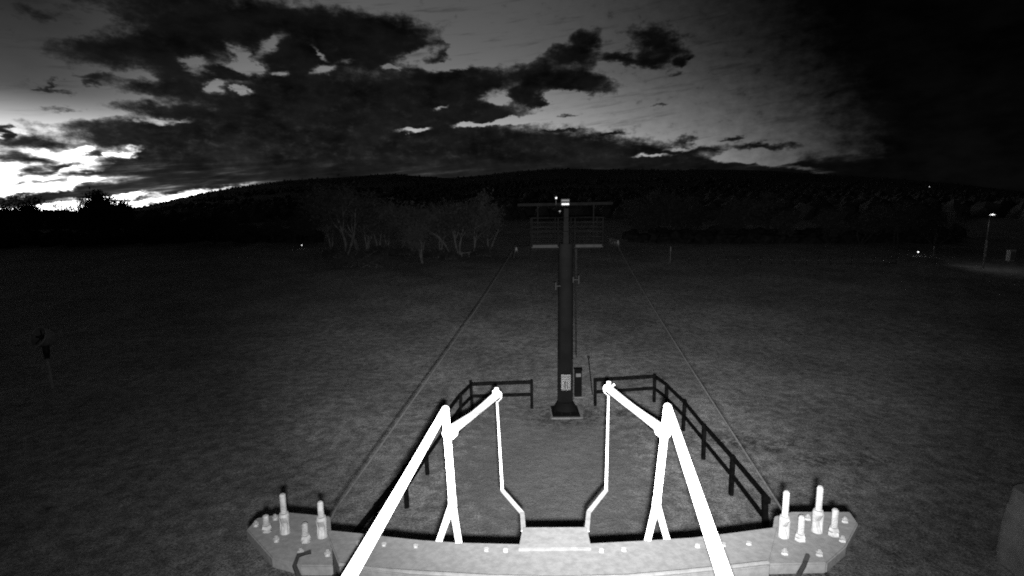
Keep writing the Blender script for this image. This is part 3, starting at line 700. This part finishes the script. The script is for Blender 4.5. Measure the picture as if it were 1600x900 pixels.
for px, py, top, v in ((1010,376,315,0),(1035,374,303,3),(1062,373,308,1),(1090,374,318,2),(1135,372,312,3),(1165,372,304,0),(1200,372,310,1),(1240,377,322,2),(1290,379,318,3),(1345,382,316,0),(1400,385,320,1),(1460,388,322,3)):
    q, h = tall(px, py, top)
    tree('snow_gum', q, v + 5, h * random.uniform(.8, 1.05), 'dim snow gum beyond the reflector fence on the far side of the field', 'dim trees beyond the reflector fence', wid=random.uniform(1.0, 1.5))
xs = [-60,-20,8,30,48,62,85,104,122,140,152,165,178,190,210,240,270,300,335,365,395,430,460,488]
tops = [322,316,318,322,312,316,324,322,326,318,308,306,312,316,320]
for i, px in enumerate(xs):
    py = 383 + random.uniform(-3, 3) - (px / 500) * 4
    silh = i < len(tops)
    q, h = tall(px, py, tops[i] if silh else random.uniform(330, 345))
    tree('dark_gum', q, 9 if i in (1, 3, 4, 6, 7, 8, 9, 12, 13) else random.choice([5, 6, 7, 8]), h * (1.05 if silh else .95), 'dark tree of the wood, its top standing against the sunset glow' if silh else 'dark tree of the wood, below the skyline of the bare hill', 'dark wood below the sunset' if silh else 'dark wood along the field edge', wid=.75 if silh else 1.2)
# low heath bush in front of the copse
def bush(px, py, w, h, label, group=None):
    q = hit(px, py); o = thing('heath_bush', q, label, 'bush', group)
    rnd = random.Random(px); st_, lf = NB_(), NB_()
    for k in range(14):
        e_ = q + Vector((rnd.uniform(-.42, .42) * w, rnd.uniform(-.3, .3) * w * .5, h * rnd.uniform(.5, .85)))
        tube(st_, [q + Vector((rnd.uniform(-.3, .3) * w, 0, -.1)), e_], [.04, .015], 4, caps=False)
    for k in range(int(320 * w)):
        a_ = rnd.uniform(0, 6.28); rr_ = math.sqrt(rnd.random()); f_ = rnd.random()
        top_ = h * math.sqrt(max(0, 1 - rr_ * rr_)) * (.75 + .35 * mnoise.noise((math.cos(a_) * rr_ * 3, math.sin(a_) * rr_ * 3, px)))
        c_ = q + Vector((math.cos(a_) * rr_ * w / 2, math.sin(a_) * rr_ * w / 4, top_ * f_ ** .5 + .05))
        d = Vector((rnd.gauss(0, 1), rnd.gauss(0, 1), rnd.gauss(0, 1))).normalized(); e_ = d.orthogonal().normalized(); s = rnd.uniform(.08, .18)
        lf.faces.new([lf.verts.new(c_ + d * s), lf.verts.new(c_ + e_ * s * .5), lf.verts.new(c_ - d * s), lf.verts.new(c_ - e_ * s * .5)])
    obj('stem', st_, 'bark', o); obj('foliage', lf, 'leafdark', o)
bush(568, 417, 8.0, 2.3, 'wide low dark bush in front of the copse')

for px, py, w, h in ((523,402,3.5,1.6),(596,399,4.5,1.7),(632,398,4,1.3),(684,403,4,1.4),(704,405,3,1.1),(756,400,4,1.4)):
    bush(px, py, w, h, 'dark shrub growing under the snow gums of the copse', 'shrubs under the copse')
# low rail bench beside the copse
q0, q1 = hit(720, 402), hit(746, 400)
bn = thing('low_rail', q0, 'low pale timber rail on short posts beside the copse', 'rail')
for f_ in (0.06, .5, .94):
    q = q0.lerp(q1, f_); bm = NB_(); box(bm, q + Vector((0, 0, .25)), (.12, .12, .62), .01); obj('post', bm, 'bark', bn)
bm = NB_(); bar(bm, q0 + Vector((0, 0, .56)), q1 + Vector((0, 0, .56)), .16, .14, bev=.01); obj('rail', bm, 'bark', bn)

# ------------------------------------------------------------------ reflector fence at the far side of the field
rf_px = [(1047,410),(1076,411),(1106,412),(1134,412.5),(1152,413),(1170,413),(1188,413.5),(1205,413.5),(1222,414),(1241,414),(1260,414),(1278,414),(1297,414),(1330,414),(1365,414),(1400,413)]
bs = [hit(*q) for q in rf_px]
rf = thing('reflector_fence', bs[0], 'low wire fence with small reflectors across the far side of the field', 'fence')
for i, q in enumerate(bs):
    tall = 1.9 if i == 0 else .95
    po = obj('post', tube(NB_(), [q - Vector((0, 0, .2)), q + Vector((0, 0, tall))], .04, 8), 'lampsteel' if i == 0 else 'deck', rf)
    bm = NB_(); box(bm, q + Vector((0, -.06, tall - .3 if i == 0 else .55)), (.05, .03, .5 if i == 0 else .07)); obj('reflector', bm, 'sign', po)
for a, b_ in zip(bs, bs[1:]):
    bm = NB_(); bar(bm, a + Vector((0, .05, .16)), b_ + Vector((0, .05, .16)), .04, .15); obj('dark_band_board', bm, 'darkbark', rf)  # added board standing in for the dark ditch line under the fence
for z in (.45, .65, .88):
    obj('wire', tube(NB_(), [q + Vector((0, 0, z)) for q in bs], .006, 4), 'dark', rf)

# ------------------------------------------------------------------ lamp post and its neighbours
q = hit(1536, 420); dl = -(CMI @ q).z
lp = thing('lamp_post', q, 'tall thin lamp post with lit lamp head at the edge of the field', 'lamp post')
th_ = at(1539, 336, dl); tp = Vector((q.x, q.y, th_.z))
obj('pole', tube(NB_(), [q - Vector((0, 0, .3)), tp], [.09, .05], 12), 'lampsteel', lp, True)
for za_, zb_ in ((1.35, 2.05), (2.2, 2.9)):
    obj('reflective_band', tube(NB_(), [q + Vector((0, 0, za_)), q + Vector((0, 0, zb_))], .098, 12), 'sign', lp, True)
obj('arm', tube(NB_(), [tp - Vector((.15, 0, .03)), tp + Vector((.8, 0, -.1))], .035, 8), 'lampsteel', lp, True)
for dx, sz in ((.04, .04), (.26, .085), (.46, .05)):
    hp = tp + Vector((dx, 0, .02 + .5 * sz)); hd = NB_(); tube(hd, [hp + Vector((0, 0, .02)), hp + Vector((0, 0, .10))], [sz * 1.3, sz * .6], 12); hdo = obj('lamp_head', hd, 'dark', lp)
    hd = NB_(); bmesh.ops.create_uvsphere(hd, u_segments=12, v_segments=8, radius=sz, matrix=Matrix.Translation(hp)); obj('bulb', hd, 'glow', hdo, True)
sl = bpy.data.lights.new('lamp_beam', 'SPOT'); sl.energy = 40; sl.spot_size = R(130); sl.spot_blend = .6; sl.shadow_soft_size = .15
slo = bpy.data.objects.new('lamp_beam', sl); COL.objects.link(slo); slo.parent = lp
slo.location = tp + Vector((.3, -.1, -.12)) - lp.location; slo.rotation_euler = Vector((.55, -.1, -1)).to_track_quat('-Z', 'Y').to_euler()
q = hit(1578, 408)
ub = thing('utility_cabinet', q, 'small pale utility cabinet standing near the lit lamp post', 'cabinet')
bm = NB_(); box(bm, q + Vector((0, 0, .62)), (.62, .5, 1.2), .02); cb_ = obj('cabinet', bm, 'sign', ub)
bm = NB_(); bar(bm, q + Vector((0, -.26, .12)), q + Vector((0, -.26, 1.12)), .5, .02, up=Vector((0, 1, 0))); obj('door', bm, 'print', cb_)
bm = NB_(); box(bm, q + Vector((0, 0, 1.25)), (.7, .58, .06), .01); obj('roof', bm, 'sign', ub)
def small_lamp(name, px, py, h, rad_, label, m_='faint'):
    q = hit(px, py); o = thing(name, q, label, 'lamp')
    obj('post', tube(NB_(), [q - Vector((0, 0, .2)), q + Vector((0, 0, h))], max(.04, rad_ * .2), 8), 'lampsteel', o)
    bm = NB_(); bmesh.ops.create_uvsphere(bm, u_segments=12, v_segments=8, radius=rad_, matrix=Matrix.Translation(q + Vector((0, 0, h + rad_ * .6)))); obj('bulb', bm, m_, o, True)
    bm = NB_(); tube(bm, [q + Vector((0, 0, h + rad_ * 1.4)), q + Vector((0, 0, h + rad_ * 1.9))], [rad_ * 1.1, rad_ * .5], 12); obj('hood', bm, 'dark', o)
small_lamp('path_lamp', 1434, 400, .45, .085, 'small lit path lamp on a short post by the reflector fence', 'glow')
small_lamp('hillside_lamp', 1452, 295, 2.0, .28, 'single lit lamp high on the far dark hillside')
small_lamp('marker_reflector', 472, 389, .55, .075, 'tiny marker reflector with added glow on a short post at the dark field edge')  # reflector post built with a lit bulb, its glow is added
q = hit(1458, 400); o = thing('stake', q, 'thin bare stake between path lamp and lamp post', 'stake')
obj('shaft', tube(NB_(), [q - Vector((0, 0, .2)), q + Vector((0, 0, 1.1))], [.05, .04], 8), 'lampsteel', o)
bm = NB_(); tube(bm, [q + Vector((0, 0, 1.08)), q + Vector((0, 0, 1.2))], .06, 8); obj('cap', bm, 'sign', o)
